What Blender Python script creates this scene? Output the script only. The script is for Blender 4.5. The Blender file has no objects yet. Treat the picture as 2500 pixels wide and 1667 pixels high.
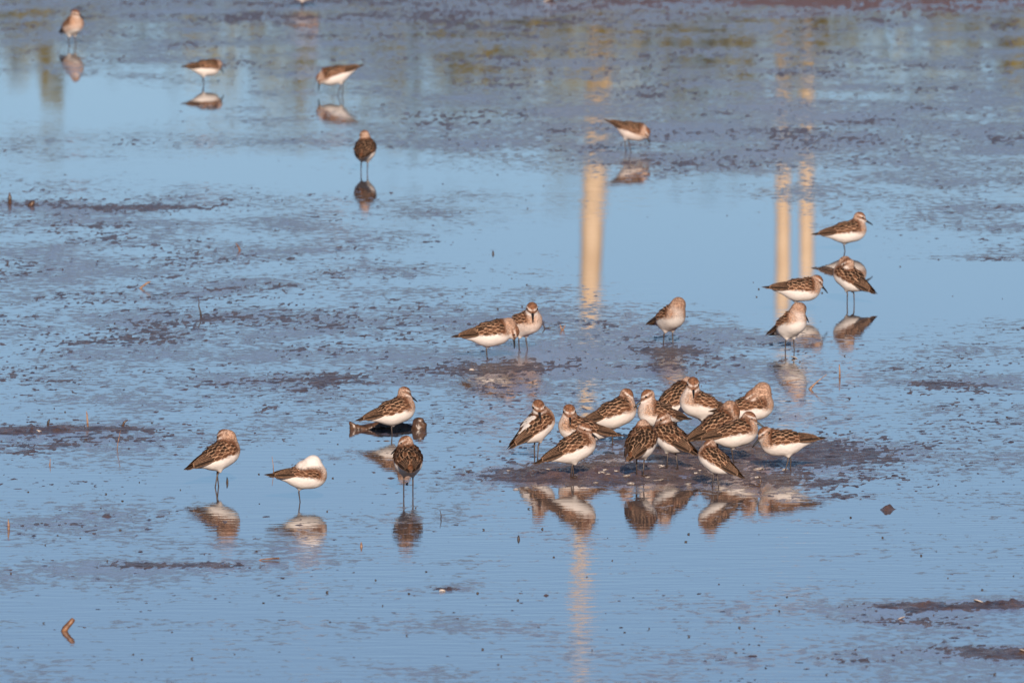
import bpy, math, random
import numpy as np

# ------------------------------------------------------------------ camera, sky, sun, exposure
scene = bpy.context.scene
C = scene.collection
CAM_H = 2.6                 # camera height over the water (m)
FPX = 41666.7               # 600 mm lens on a 36 mm wide sensor, in 2500-px units
HORIZON = -1950.0           # horizon row in the same units
PITCH = math.atan((833.5 - HORIZON) / FPX)

cam_data = bpy.data.cameras.new('camera')
cam = bpy.data.objects.new('camera', cam_data)
C.objects.link(cam)
cam_data.sensor_width = 36.0
cam_data.lens = 600.0
cam_data.clip_start = 1.0
cam_data.clip_end = 20000.0
cam.location = (0, 0, CAM_H)
cam.rotation_euler = (math.pi / 2 - PITCH, 0, 0)
cam_data.dof.use_dof = True
cam_data.dof.focus_distance = 35.4
cam_data.dof.aperture_fstop = 27.0
scene.camera = cam

SUN_EL = math.radians(17.0)
SUN_AZ = math.atan2(0.05, -0.99)           # compass bearing from +Y towards +X: behind the camera, a little left
sun_dir = np.array([math.sin(SUN_AZ) * math.cos(SUN_EL), math.cos(SUN_AZ) * math.cos(SUN_EL), math.sin(SUN_EL)])

world = bpy.data.worlds.new('World')
scene.world = world
world.use_nodes = True
wn = world.node_tree
for n in list(wn.nodes):
    wn.nodes.remove(n)
sky = wn.nodes.new('ShaderNodeTexSky')
sky.sky_type = 'NISHITA'
sky.sun_disc = False
sky.sun_elevation = SUN_EL
sky.sun_rotation = SUN_AZ
sky.altitude = 2500.0
sky.air_density = 0.75
sky.dust_density = 0.0
sky.ozone_density = 2.4
bgn = wn.nodes.new('ShaderNodeBackground')
bgn.inputs['Strength'].default_value = 0.072
wout = wn.nodes.new('ShaderNodeOutputWorld')
wn.links.new(sky.outputs[0], bgn.inputs['Color'])
wn.links.new(bgn.outputs[0], wout.inputs['Surface'])

sl = bpy.data.lights.new('sun', 'SUN')
sl.energy = 5.0
sl.angle = math.radians(0.5)
sl.color = (1.0, 0.81, 0.66)
sun = bpy.data.objects.new('sun', sl)
C.objects.link(sun)
from mathutils import Vector
sun.rotation_euler = Vector((-sun_dir[0], -sun_dir[1], -sun_dir[2])).to_track_quat('-Z', 'Y').to_euler()

scene.view_settings.view_transform = 'Standard'
scene.view_settings.look = 'None'
scene.view_settings.exposure = 0.2
scene.view_settings.gamma = 1.0
scene.view_settings.use_curve_mapping = False
scene.cycles.use_denoising = True
scene.cycles.max_bounces = 6
scene.cycles.caustics_reflective = False
scene.cycles.caustics_refractive = False

# ------------------------------------------------------------------ helpers
rng = np.random.default_rng(7)
random.seed(7)
SP, CP = math.sin(PITCH), math.cos(PITCH)

def ground(px, py, z=0.0):
    """the place on the flat where something seen at that row and column stands"""
    x = (px - 1250.0) / FPX
    y = (833.5 - py) / FPX
    dy = CP + y * SP
    dz = -SP + y * CP
    t = (CAM_H - z) / (-dz)
    return x * t, dy * t

def to_px(X, Y, Z=0.0):
    f = Y * CP - (Z - CAM_H) * SP
    u = Y * SP + (Z - CAM_H) * CP
    return 1250.0 + FPX * X / f, 833.5 - FPX * u / f

def hash3(ix, iy, iz, seed):
    h = (ix.astype(np.int64) * 374761393 + iy.astype(np.int64) * 668265263 + iz.astype(np.int64) * 2147483647 + seed * 974711) & 0xFFFFFFFF
    h = ((h ^ (h >> 13)) * 1274126177) & 0xFFFFFFFF
    h = (h ^ (h >> 16)) & 0xFFFFFFFF
    h = (h * 2246822519) & 0xFFFFFFFF
    h = h ^ (h >> 15)
    return (h & 0xFFFFFF) / float(0xFFFFFF)

def vnoise(x, y, z=None, seed=0):
    if z is None:
        x0 = np.floor(x); y0 = np.floor(y)
        fx = x - x0; fy = y - y0
        fx = fx * fx * fx * (fx * (fx * 6 - 15) + 10); fy = fy * fy * fy * (fy * (fy * 6 - 15) + 10)
        zz = np.zeros_like(x0)
        a = hash3(x0, y0, zz, seed); b = hash3(x0 + 1, y0, zz, seed)
        c = hash3(x0, y0 + 1, zz, seed); d = hash3(x0 + 1, y0 + 1, zz, seed)
        return (a * (1 - fx) + b * fx) * (1 - fy) + (c * (1 - fx) + d * fx) * fy
    x0 = np.floor(x); y0 = np.floor(y); z0 = np.floor(z)
    fx = x - x0; fy = y - y0; fz = z - z0
    fx = fx * fx * (3 - 2 * fx); fy = fy * fy * (3 - 2 * fy); fz = fz * fz * (3 - 2 * fz)
    r = 0
    for k, wz in ((0, 1 - fz), (1, fz)):
        a = hash3(x0, y0, z0 + k, seed); b = hash3(x0 + 1, y0, z0 + k, seed)
        c = hash3(x0, y0 + 1, z0 + k, seed); d = hash3(x0 + 1, y0 + 1, z0 + k, seed)
        r = r + wz * ((a * (1 - fx) + b * fx) * (1 - fy) + (c * (1 - fx) + d * fx) * fy)
    return r

def smooth(a, b, x):
    t = np.clip((x - a) / (b - a), 0, 1)
    return t * t * (3 - 2 * t)

def build_mesh(name, verts, faces, cols=None, smooth_shade=True, attr=None):
    """faces: an (n,4) or (n,3) int array, or a list of arrays of those"""
    verts = np.asarray(verts, dtype=np.float32)
    if not isinstance(faces, list):
        faces = [faces]
    faces = [np.asarray(f, dtype=np.int32) for f in faces if len(f)]
    me = bpy.data.meshes.new(name)
    me.vertices.add(len(verts))
    me.vertices.foreach_set('co', verts.ravel())
    loops = np.concatenate([f.ravel() for f in faces])
    tot = np.concatenate([np.full(len(f), f.shape[1], np.int32) for f in faces])
    start = np.concatenate([[0], np.cumsum(tot)[:-1]]).astype(np.int32)
    me.loops.add(len(loops))
    me.loops.foreach_set('vertex_index', loops)
    me.polygons.add(len(tot))
    me.polygons.foreach_set('loop_start', start)
    me.polygons.foreach_set('loop_total', tot)
    me.polygons.foreach_set('use_smooth', np.full(len(tot), smooth_shade))
    if cols is not None:
        ca = me.color_attributes.new('col', 'FLOAT_COLOR', 'POINT')
        c4 = np.ones((len(verts), 4), np.float32)
        c4[:, :3] = cols
        ca.data.foreach_set('color', c4.ravel())
    if attr is not None:
        for k, v in attr.items():
            at = me.attributes.new(k, 'FLOAT', 'POINT')
            at.data.foreach_set('value', np.asarray(v, np.float32))
    me.update(calc_edges=True)
    me.validate()
    return me

def link(name, me, mat=None, parent=None):
    o = bpy.data.objects.new(name, me)
    C.objects.link(o)
    if mat is not None and len(me.materials) == 0:
        me.materials.append(mat)
    if parent is not None:
        o.parent = parent
    return o

def tag(o, label=None, cat=None, group=None, kind=None):
    if label: o['label'] = label
    if cat: o['category'] = cat
    if group: o['group'] = group
    if kind: o['kind'] = kind
    return o

def empty(name, loc, rz=0.0, s=1.0):
    o = bpy.data.objects.new(name, None)
    o.empty_display_size = 0.02
    C.objects.link(o)
    o.location = loc
    o.rotation_euler = (0, 0, rz)
    o.scale = (s, s, s)
    return o

def tube(pts, rad, n=8):
    """a tapered tube along pts -> verts, quad faces, tri faces"""
    pts = np.asarray(pts, float); rad = np.broadcast_to(np.asarray(rad, float), (len(pts),))
    V = []
    up = np.array([0.31, 0.87, 0.37])
    for i in range(len(pts)):
        a = pts[max(i - 1, 0)]; b = pts[min(i + 1, len(pts) - 1)]
        d = (b - a) / (np.linalg.norm(b - a) + 1e-12)
        s = np.cross(d, up)
        if np.linalg.norm(s) < 1e-3: s = np.cross(d, np.array([1.0, 0, 0]))
        s /= np.linalg.norm(s); t = np.cross(d, s)
        for k in range(n):
            an = 2 * math.pi * k / n
            V.append(pts[i] + rad[i] * (math.cos(an) * s + math.sin(an) * t))
    Q = []
    for i in range(len(pts) - 1):
        for k in range(n):
            Q.append((i * n + k, i * n + (k + 1) % n, (i + 1) * n + (k + 1) % n, (i + 1) * n + k))
    m = len(V)
    V.append(pts[0]); V.append(pts[-1])
    T = []
    for k in range(n):
        T.append((m, (k + 1) % n, k))
        T.append((m + 1, (len(pts) - 1) * n + k, (len(pts) - 1) * n + (k + 1) % n))
    return np.array(V), np.array(Q), np.array(T)

def merge(parts):
    V = []; Q = []; T = []; o = 0
    for v, q, t in parts:
        V.append(v)
        if len(q): Q.append(np.asarray(q) + o)
        if len(t): T.append(np.asarray(t) + o)
        o += len(v)
    return np.concatenate(V), [f for f in ((np.concatenate(Q) if Q else np.zeros((0, 4), int)), (np.concatenate(T) if T else np.zeros((0, 3), int))) if len(f)]

# ------------------------------------------------------------------ materials
def new_mat(name):
    m = bpy.data.materials.new(name)
    m.use_nodes = True
    nt = m.node_tree
    return m, nt, nt.nodes['Principled BSDF']

def N(nt, t, **kw):
    n = nt.nodes.new(t)
    for k, v in kw.items():
        if k in n.inputs:
            n.inputs[k].default_value = v
        else:
            setattr(n, k, v)
    return n

def plumage_mat():
    m, nt, b = new_mat('plumage')
    a = N(nt, 'ShaderNodeVertexColor', layer_name='col')
    tc = N(nt, 'ShaderNodeTexCoord')
    mp = N(nt, 'ShaderNodeMapping')
    mp.inputs['Scale'].default_value = (0.45, 1.0, 1.0)
    nt.links.new(tc.outputs['Object'], mp.inputs['Vector'])
    nz = N(nt, 'ShaderNodeTexNoise', Scale=620.0, Detail=2.0)
    nt.links.new(mp.outputs[0], nz.inputs['Vector'])
    mr = N(nt, 'ShaderNodeMapRange')
    mr.inputs['From Min'].default_value = 0.3; mr.inputs['From Max'].default_value = 0.7
    mr.inputs['To Min'].default_value = 0.30; mr.inputs['To Max'].default_value = 1.35
    nt.links.new(nz.outputs['Fac'], mr.inputs['Value'])
    mx = N(nt, 'ShaderNodeMix', data_type='RGBA', blend_type='MULTIPLY')
    sc_ = N(nt, 'ShaderNodeSeparateColor')                       # streaks show on the brown plumage, hardly on the white
    nt.links.new(a.outputs['Color'], sc_.inputs[0])
    mf = N(nt, 'ShaderNodeMapRange')
    mf.inputs['From Min'].default_value = 0.30; mf.inputs['From Max'].default_value = 0.60
    mf.inputs['To Min'].default_value = 1.0; mf.inputs['To Max'].default_value = 0.12
    nt.links.new(sc_.outputs[2], mf.inputs['Value'])
    nt.links.new(mf.outputs[0], mx.inputs[0])
    nt.links.new(a.outputs['Color'], mx.inputs[6])
    nt.links.new(mr.outputs[0], mx.inputs[7])
    nt.links.new(mx.outputs[2], b.inputs['Base Color'])
    b.inputs['Roughness'].default_value = 0.75
    b.inputs['Specular IOR Level'].default_value = 0.12
    bp = N(nt, 'ShaderNodeBump', Strength=0.35, Distance=0.0008)
    nt.links.new(nz.outputs['Fac'], bp.inputs['Height'])
    nt.links.new(bp.outputs[0], b.inputs['Normal'])
    return m

def flat_mat(name, col, rough=0.6, col2=None, scale=200.0, spec=0.5, bump=0.0):
    m, nt, b = new_mat(name)
    b.inputs['Roughness'].default_value = rough
    b.inputs['Specular IOR Level'].default_value = spec
    if col2 is None:
        b.inputs['Base Color'].default_value = (*col, 1)
    else:
        tc = N(nt, 'ShaderNodeTexCoord')
        nz = N(nt, 'ShaderNodeTexNoise', Scale=scale, Detail=5.0)
        nt.links.new(tc.outputs['Object'], nz.inputs['Vector'])
        cr = N(nt, 'ShaderNodeValToRGB')
        cr.color_ramp.elements[0].position = 0.35; cr.color_ramp.elements[0].color = (*col, 1)
        cr.color_ramp.elements[1].position = 0.68; cr.color_ramp.elements[1].color = (*col2, 1)
        nt.links.new(nz.outputs['Fac'], cr.inputs[0])
        nt.links.new(cr.outputs[0], b.inputs['Base Color'])
        if bump:
            bp = N(nt, 'ShaderNodeBump', Strength=0.6, Distance=bump)
            nt.links.new(nz.outputs['Fac'], bp.inputs['Height'])
            nt.links.new(bp.outputs[0], b.inputs['Normal'])
    return m

def mud_mat():
    m, nt, b = new_mat('wet_mud')
    tc = N(nt, 'ShaderNodeTexCoord')
    n1 = N(nt, 'ShaderNodeTexNoise', Scale=22.0, Detail=6.0, Roughness=0.65)
    nt.links.new(tc.outputs['Object'], n1.inputs['Vector'])
    cr = N(nt, 'ShaderNodeValToRGB')
    cr.color_ramp.elements[0].position = 0.32; cr.color_ramp.elements[0].color = (0.055, 0.037, 0.032, 1)
    cr.color_ramp.elements[1].position = 0.72; cr.color_ramp.elements[1].color = (0.26, 0.165, 0.12, 1)
    nt.links.new(n1.outputs['Fac'], cr.inputs[0])
    # the mud dries and pales the higher it stands out of the water
    dry = N(nt, 'ShaderNodeAttribute', attribute_name='dry')
    mx = N(nt, 'ShaderNodeMix', data_type='RGBA')
    nt.links.new(dry.outputs['Fac'], mx.inputs[0])
    nt.links.new(cr.outputs[0], mx.inputs[6])
    mx.inputs[7].default_value = (0.30, 0.17, 0.135, 1)
    nt.links.new(mx.outputs[2], b.inputs['Base Color'])
    n2 = N(nt, 'ShaderNodeTexNoise', Scale=260.0, Detail=4.0)
    nt.links.new(tc.outputs['Object'], n2.inputs['Vector'])
    bp = N(nt, 'ShaderNodeBump', Strength=1.0, Distance=0.005)
    nt.links.new(n2.outputs['Fac'], bp.inputs['Height'])
    nt.links.new(bp.outputs[0], b.inputs['Normal'])
    rr = N(nt, 'ShaderNodeMapRange')
    rr.inputs['To Min'].default_value = 0.30; rr.inputs['To Max'].default_value = 0.55
    nt.links.new(dry.outputs['Fac'], rr.inputs['Value'])
    wet = N(nt, 'ShaderNodeTexNoise', Scale=34.0, Detail=3.0)
    nt.links.new(tc.outputs['Object'], wet.inputs['Vector'])
    wr = N(nt, 'ShaderNodeMapRange')
    wr.inputs['From Min'].default_value = 0.35; wr.inputs['From Max'].default_value = 0.65
    wr.inputs['To Min'].default_value = -0.16; wr.inputs['To Max'].default_value = 0.16
    nt.links.new(wet.outputs['Fac'], wr.inputs['Value'])
    ra = N(nt, 'ShaderNodeMath', operation='ADD')
    nt.links.new(rr.outputs[0], ra.inputs[0]); nt.links.new(wr.outputs[0], ra.inputs[1])
    nt.links.new(ra.outputs[0], b.inputs['Roughness'])
    b.inputs['IOR'].default_value = 1.34
    b.inputs['Specular IOR Level'].default_value = 0.45
    return m

def water_mat():
    m, nt, b = new_mat('shallow_water')
    tc = N(nt, 'ShaderNodeTexCoord')
    wm = N(nt, 'ShaderNodeMapping')
    wm.inputs['Scale'].default_value = (0.36, 1.0, 1.0)          # wavelets run towards the viewer, crests side to side
    nt.links.new(tc.outputs['Object'], wm.inputs['Vector'])
    n1 = N(nt, 'ShaderNodeTexNoise', Scale=20.0, Detail=2.0, Roughness=0.5)
    n2 = N(nt, 'ShaderNodeTexNoise', Scale=70.0, Detail=2.0, Roughness=0.5)
    nt.links.new(wm.outputs[0], n1.inputs['Vector'])
    nt.links.new(wm.outputs[0], n2.inputs['Vector'])
    ad = N(nt, 'ShaderNodeMath', operation='MULTIPLY_ADD')
    ad.inputs[1].default_value = 0.25
    nt.links.new(n2.outputs['Fac'], ad.inputs[0])
    nt.links.new(n1.outputs['Fac'], ad.inputs[2])
    rip = N(nt, 'ShaderNodeAttribute', attribute_name='ripple')
    ml = N(nt, 'ShaderNodeMath', operation='MULTIPLY')
    nt.links.new(ad.outputs[0], ml.inputs[0])
    nt.links.new(rip.outputs['Fac'], ml.inputs[1])
    bp = N(nt, 'ShaderNodeBump', Strength=1.0, Distance=0.00034)
    nt.links.new(ml.outputs[0], bp.inputs['Height'])
    # shoals: no more than a film of water on uneven mud, in broken patches
    sh = N(nt, 'ShaderNodeAttribute', attribute_name='shoal')
    mp = N(nt, 'ShaderNodeMapping')
    mp.inputs['Scale'].default_value = (1.0, 0.5, 1.0)
    nt.links.new(tc.outputs['Object'], mp.inputs['Vector'])
    n3 = N(nt, 'ShaderNodeTexNoise', Scale=34.0, Detail=5.0, Roughness=0.70)
    n4 = N(nt, 'ShaderNodeTexNoise', Scale=3.2, Detail=2.0, Roughness=0.5)
    nt.links.new(mp.outputs[0], n3.inputs['Vector'])
    nt.links.new(mp.outputs[0], n4.inputs['Vector'])
    sa = N(nt, 'ShaderNodeMath', operation='MULTIPLY_ADD')
    sa.inputs[1].default_value = 0.55
    nt.links.new(n4.outputs['Fac'], sa.inputs[0])
    nt.links.new(n3.outputs['Fac'], sa.inputs[2])
    sb = N(nt, 'ShaderNodeMath', operation='ADD')
    nt.links.new(sa.outputs[0], sb.inputs[0])
    nt.links.new(sh.outputs['Fac'], sb.inputs[1])
    mr = N(nt, 'ShaderNodeMapRange', interpolation_type='SMOOTHSTEP')
    mr.inputs['From Min'].default_value = 1.42; mr.inputs['From Max'].default_value = 1.60
    nt.links.new(sb.outputs[0], mr.inputs['Value'])
    mx = N(nt, 'ShaderNodeMix', data_type='RGBA')
    nt.links.new(mr.outputs[0], mx.inputs[0])
    mx.inputs[6].default_value = (0.13, 0.11, 0.11, 1)
    mx.inputs[7].default_value = (0.21, 0.125, 0.145, 1)
    nt.links.new(mx.outputs[2], b.inputs['Base Color'])
    r2 = N(nt, 'ShaderNodeMapRange')
    r2.inputs['To Min'].default_value = 0.012; r2.inputs['To Max'].default_value = 0.16
    nt.links.new(mr.outputs[0], r2.inputs['Value'])
    nt.links.new(r2.outputs[0], b.inputs['Roughness'])
    sp = N(nt, 'ShaderNodeMapRange')
    sp.inputs['To Min'].default_value = 0.5; sp.inputs['To Max'].default_value = 0.85
    nt.links.new(mr.outputs[0], sp.inputs['Value'])
    nt.links.new(sp.outputs[0], b.inputs['Specular IOR Level'])
    fm = N(nt, 'ShaderNodeMath', operation='MULTIPLY')
    nt.links.new(n3.outputs['Fac'], fm.inputs[0]); nt.links.new(mr.outputs[0], fm.inputs[1])
    b2 = N(nt, 'ShaderNodeBump', Strength=1.0, Distance=0.0005)
    nt.links.new(fm.outputs[0], b2.inputs['Height'])
    nt.links.new(bp.outputs[0], b2.inputs['Normal'])
    nt.links.new(b2.outputs[0], b.inputs['Normal'])
    b.inputs['IOR'].default_value = 1.33
    return m

M_PLUM = plumage_mat()
M_BILL = flat_mat('bill_horn', (0.012, 0.011, 0.011), 0.35)
M_EYE = flat_mat('eye_black', (0.006, 0.005, 0.005), 0.12)
M_LEG = flat_mat('leg_skin', (0.035, 0.026, 0.022), 0.4, (0.075, 0.05, 0.038), 300.0)
M_MUD = mud_mat()
M_WATER = water_mat()
M_WOOD = flat_mat('wet_wood', (0.035, 0.022, 0.016), 0.34, (0.13, 0.07, 0.04), 90.0, bump=0.004)
M_STICK = flat_mat('broken_stick', (0.09, 0.04, 0.022), 0.5, (0.30, 0.155, 0.08), 120.0, bump=0.001)
M_REED = flat_mat('dry_reed', (0.16, 0.09, 0.06), 0.6, (0.42, 0.27, 0.18), 250.0)
M_DARKREED = flat_mat('dark_shoot', (0.02, 0.018, 0.018), 0.5, (0.08, 0.055, 0.04), 250.0)
M_SHELL = flat_mat('shell_white', (0.75, 0.70, 0.64), 0.4, (0.45, 0.36, 0.28), 160.0)
M_POLE = flat_mat('pole_wood', (0.52, 0.38, 0.24), 0.8, (0.72, 0.57, 0.40), 3.0)
M_LEAF = flat_mat('wood_foliage', (0.10, 0.09, 0.010), 0.6, (0.26, 0.20, 0.025), 1.5)

# ------------------------------------------------------------------ the mudflat: a relief that the water just covers or just leaves bare
# (column, row, half-width, half-height, rise in mm) of the banks and hollows
BLOBS = [
    (1650, 610, 520, 95, -6.0), (2380, 715, 360, 70, -6.0), (1900, 720, 260, 60, -5), (130, 255, 420, 55, -6.0), (650, 415, 520, 36, -5.0),
    (1150, 455, 420, 22, -2.0), (700, 1130, 420, 75, -2.2), (1750, 1330, 800, 110, -3.0), (700, 1560, 900, 110, -2.0), (400, 1220, 500, 25, -1.5),
    (1500, 500, 300, 40, -2.0),
    (1300, 120, 2400, 130, 0.5), (2000, 330, 900, 90, 0.5), (2200, -20, 900, 40, 3.0), (1300, -120, 2600, 70, 3.0), (900, 40, 600, 30, 1.5),
    (500, 740, 900, 200, 0.6), (1000, 600, 350, 90, 0.7), (1450, 790, 330, 80, 1.0),
    (1600, 402, 340, 13, 2.2), (310, 508, 150, 9, 3.2), (60, 500, 120, 7, 3.0), (2330, 632, 320, 7, 4.0), (2350, 560, 300, 50, 1.6),
    (380, 825, 190, 20, 1.7), (600, 930, 260, 18, 1.8), (580, 775, 130, 14, 2.2),
    (1590, 1134, 300, 42, 4.0), (1750, 1094, 260, 28, 3.4), (2020, 1112, 230, 28, 2.4), (1300, 1160, 170, 20, 4.5), (1650, 1172, 330, 20, 3.0), (1480, 1160, 180, 16, 2.5),
    (40, 1052, 90, 8, 5.0), (120, 1048, 60, 7, 4.0), (270, 1046, 110, 8, 4.5), (240, 1085, 260, 26, 2.6),
    (400, 1380, 270, 9, 4.6), (1000, 1336, 55, 5, 5.0), (1083, 1437, 34, 5, 7.0), (200, 1275, 220, 22, 1.8), (1120, 1437, 20, 3, 4.0),
    (2280, 1478, 190, 10, 8.0), (2470, 1474, 60, 8, 5.0), (2180, 1515, 190, 16, 3.6), (2480, 1592, 150, 12, 5.5), (2200, 1600, 320, 40, 1.6),
    (2167, 1244, 22, 4, 11.0), (2075, 1211, 70, 8, 4.5), (1220, 905, 190, 22, 3.0), (1630, 855, 80, 12, 3.0), (2290, 935, 110, 7, 4.0),
    (1000, 1270, 380, 14, 0.8), (1050, 1515, 340, 20, 1.5), (460, 1520, 200, 16, 0.8), (2050, 1160, 300, 40, 1.2), (2060, 1420, 40, 5, 3.0),
]

def relief_level(X, Y):
    px, py = to_px(X, Y)
    L = np.full(np.shape(X), -4.5)
    L = L + 1.0 * smooth(1250, 1050, py) + 0.3
    for cx, cy, rx, ry, a in BLOBS:
        q = ((px - cx) / rx) ** 2 + ((py - cy) / ry) ** 2
        L = L + a * np.exp(-0.8 * q)
    return L

def relief(X, Y):
    px, py = to_px(X, Y)
    L = relief_level(X, Y)
    # uneven mud: broad lumps, knobs and crumbs
    w1 = vnoise(X * 5.0 + 3.1, Y * 2.2, seed=1) - 0.5
    w2 = vnoise(X * 17.0, Y * 9.0, seed=2) - 0.5
    n3 = vnoise(X * 46.0, Y * 24.0, seed=3)
    n4 = vnoise(X * 110.0, Y * 56.0, seed=4)
    n5 = vnoise(X * 190.0, Y * 90.0, seed=5) - 0.5
    knob = smooth(0.58, 0.98, n3) * 2.2 + smooth(0.50, 0.98, n4) * 2.6
    n6 = vnoise(X * 60.0 + 7, Y * 60.0, seed=6)
    knob = knob + smooth(0.84, 0.99, n6) * 3.8 + smooth(0.6, 0.98, vnoise(X * 150.0, Y * 75.0, seed=11)) * 1.6
    ban = smooth(-1.0, 5.0, L)
    knob = knob + ban * (vnoise(X * 85.0, Y * 48.0, seed=12) - .5) * 4.5 + ban * (vnoise(X * 22.0, Y * 10.0, seed=8) - .5) * 14.0 + ban * (np.abs(vnoise(X * 58.0, Y * 30.0, seed=9) - .5)) * 9.0
    edge = smooth(-1150, -700, px) * smooth(3650, 3200, px) * smooth(2180, 1950, py) * smooth(-690, -450, py)
    h = L + w1 * 3.2 + w2 * 2.2 + knob + n5 * 1.6
    h = np.where(h > 0, h * (0.55 + 0.45 * ban), h)          # crumbs outside the banks barely break the surface
    return (h * edge - 14.0 * (1 - edge)) * 0.001

cols = np.concatenate([np.arange(-1200, -100, 12.0), np.arange(-100, 2600, 3.4), np.arange(2600, 3700, 12.0)])
rows = np.concatenate([np.arange(-700, -60, 8.0), np.arange(-60, 1720, 2.6), np.arange(1720, 2200, 8.0)])
PX, PY = np.meshgrid(cols, rows)
GX, GY = ground(PX, PY)
GZ = relief(GX, GY)
nr, nc = GX.shape
idx = np.arange(nr * nc).reshape(nr, nc)
quads = np.stack([idx[1:, :-1], idx[1:, 1:], idx[:-1, 1:], idx[:-1, :-1]], -1).reshape(-1, 4)
verts = np.stack([GX, GY, GZ], -1).reshape(-1, 3)
# the same sheet goes on, under water, to the far shore and the horizon
far = np.array([[-9000, -2000, -0.03], [9000, -2000, -0.03], [9000, 9000, -0.03], [-9000, 9000, -0.03]])
quads = np.concatenate([quads, [[len(verts), len(verts) + 1, len(verts) + 2, len(verts) + 3]]])
verts = np.concatenate([verts, far])
dryv = np.concatenate([(np.clip(smooth(0.004, 0.014, GZ) * 0.5 + 0.8 * smooth(70, 10, PY) * smooth(900, 2000, PX), 0, 1)).ravel(), np.zeros(4)])
tag(link('mudflat', build_mesh('mudflat', verts, quads, attr={'dry': dryv}), M_MUD), kind='structure')

# water: one level sheet; calm in the pools, finely rippled elsewhere
wx = np.concatenate([[-9000, -200, -20], np.linspace(-4, 4, 130), [20, 200, 9000]])
wy = np.concatenate([[-2000, 5, 20], np.linspace(27, 90, 420), [150, 400, 9000]])
WX, WY = np.meshgrid(wx, wy)
wpx, wpy = to_px(WX, np.maximum(WY, 5))
rip = np.full(WX.shape, 0.75)
rip = rip * (0.45 + 1.1 * vnoise(WX * 1.7, WY * 0.55, seed=21))
for cx, cy, rx, ry, a in [(1650, 610, 560, 90, 0.95), (2380, 720, 400, 75, 0.95), (1950, 735, 300, 60, 0.9), (150, 260, 420, 55, 0.85), (800, 415, 400, 40, 0.7),
                          (750, 1190, 520, 60, 0.55), (1900, 1330, 800, 100, 0.45)]:
    rip = rip * (1 - a * np.exp(-(((wpx - cx) / rx) ** 2 + ((wpy - cy) / ry) ** 2) ** 2))
lev = relief_level(WX, np.maximum(WY, 5))
shoal = np.clip(0.66 + 0.05 * (lev + 2.85) + 0.10 * np.exp(-((wpx - 1900) / 750) ** 2 - ((wpy - 320) / 85) ** 2) + 0.10 * np.exp(-((wpx - 1430) / 330) ** 2 - ((wpy - 850) / 120) ** 2) + 0.06 * smooth(1180, 1300, wpy) + 0.10 * smooth(60, -20, wpy), 0.15, 0.95)
shoal = np.where((WY > 26) & (WY < 95) & (np.abs(WX) < 6), shoal, 0.5)
rip = (rip + 0.5 * smooth(1230, 1330, wpy)) * (1 - 0.58 * smooth(270, 170, wpy))
wi = np.arange(WX.size).reshape(WX.shape)
wq = np.stack([wi[:-1, :-1], wi[:-1, 1:], wi[1:, 1:], wi[1:, :-1]], -1).reshape(-1, 4)
tag(link('water', build_mesh('water', np.stack([WX, WY, np.zeros_like(WX)], -1).reshape(-1, 3), wq, attr={'ripple': rip.ravel(), 'shoal': shoal.ravel()}), M_WATER), kind='structure')

def stand(px, py):
    """ground point seen at that pixel, with the height of the mud (or the water) there"""
    z = 0.0
    for _ in range(3):
        x, y = ground(px, py, z)
        z = max(0.0, float(relief(np.array([x]), np.array([y]))[0]))
    return x, y, z

# ------------------------------------------------------------------ beyond the picture, seen only in the water: far wood and bleached poles
def far_wood():
    V = []; Q = []
    yc = 128.0
    for i in range(34):
        x = -41 + i * 2.5 + random.uniform(-.5, .5)
        y = yc + random.uniform(-3, 6)
        top = 3.60 + 0.22 * random.random() + .1 * math.sin(i * 0.9) + 0.45 * float(smooth(-1.5, 0.5, x))
        n = 4200
        u = rng.normal(size=(n, 3)); u /= np.linalg.norm(u, axis=1)[:, None]
        r = rng.random(n) ** 0.4
        lob = 1 + 0.25 * np.sin(3 * np.arctan2(u[:, 1], u[:, 0]) + i) * u[:, 2]
        p = u * (r * lob)[:, None] * np.array([2.1, 1.9, top * 0.48]) + np.array([x, y, top * 0.52])
        s = rng.uniform(0.07, 0.17, n)
        a = rng.normal(size=(n, 3)); a /= np.linalg.norm(a, axis=1)[:, None]
        b = np.cross(a, rng.normal(size=(n, 3))); b /= np.linalg.norm(b, axis=1)[:, None]
        base = sum(len(v) for v in V)
        quad = np.stack([p - a * s[:, None], p - b * s[:, None] * 0.6, p + a * s[:, None], p + b * s[:, None] * 0.6], 1)
        V.append(quad.reshape(-1, 3))
        Q.append(base + np.arange(n * 4).reshape(n, 4))
        tv, tq, tt = tube([(x, y, -0.1), (x + 0.2, y, top * 0.3), (x - 0.1, y, top * 0.75)], [0.12, 0.09, 0.04], 6)
        base = sum(len(v) for v in V)
        V.append(tv); Q.append(tq + base)
    return build_mesh('wood', np.concatenate(V), np.concatenate(Q), smooth_shade=False)
tag(link('distant_wood', far_wood(), M_LEAF), 'olive green wood on the far shore, mirrored in the top of the flat', 'wood', kind='stuff')
shore = merge([tube([(-400, 129, -1.6), (-100, 128, -1.5), (100, 128, -1.5), (400, 129, -1.6)], [2.0] * 4, 12)])
sm = build_mesh('shore', shore[0], shore[1])
so = tag(link('far_shore', sm, M_MUD), kind='structure')

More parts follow.
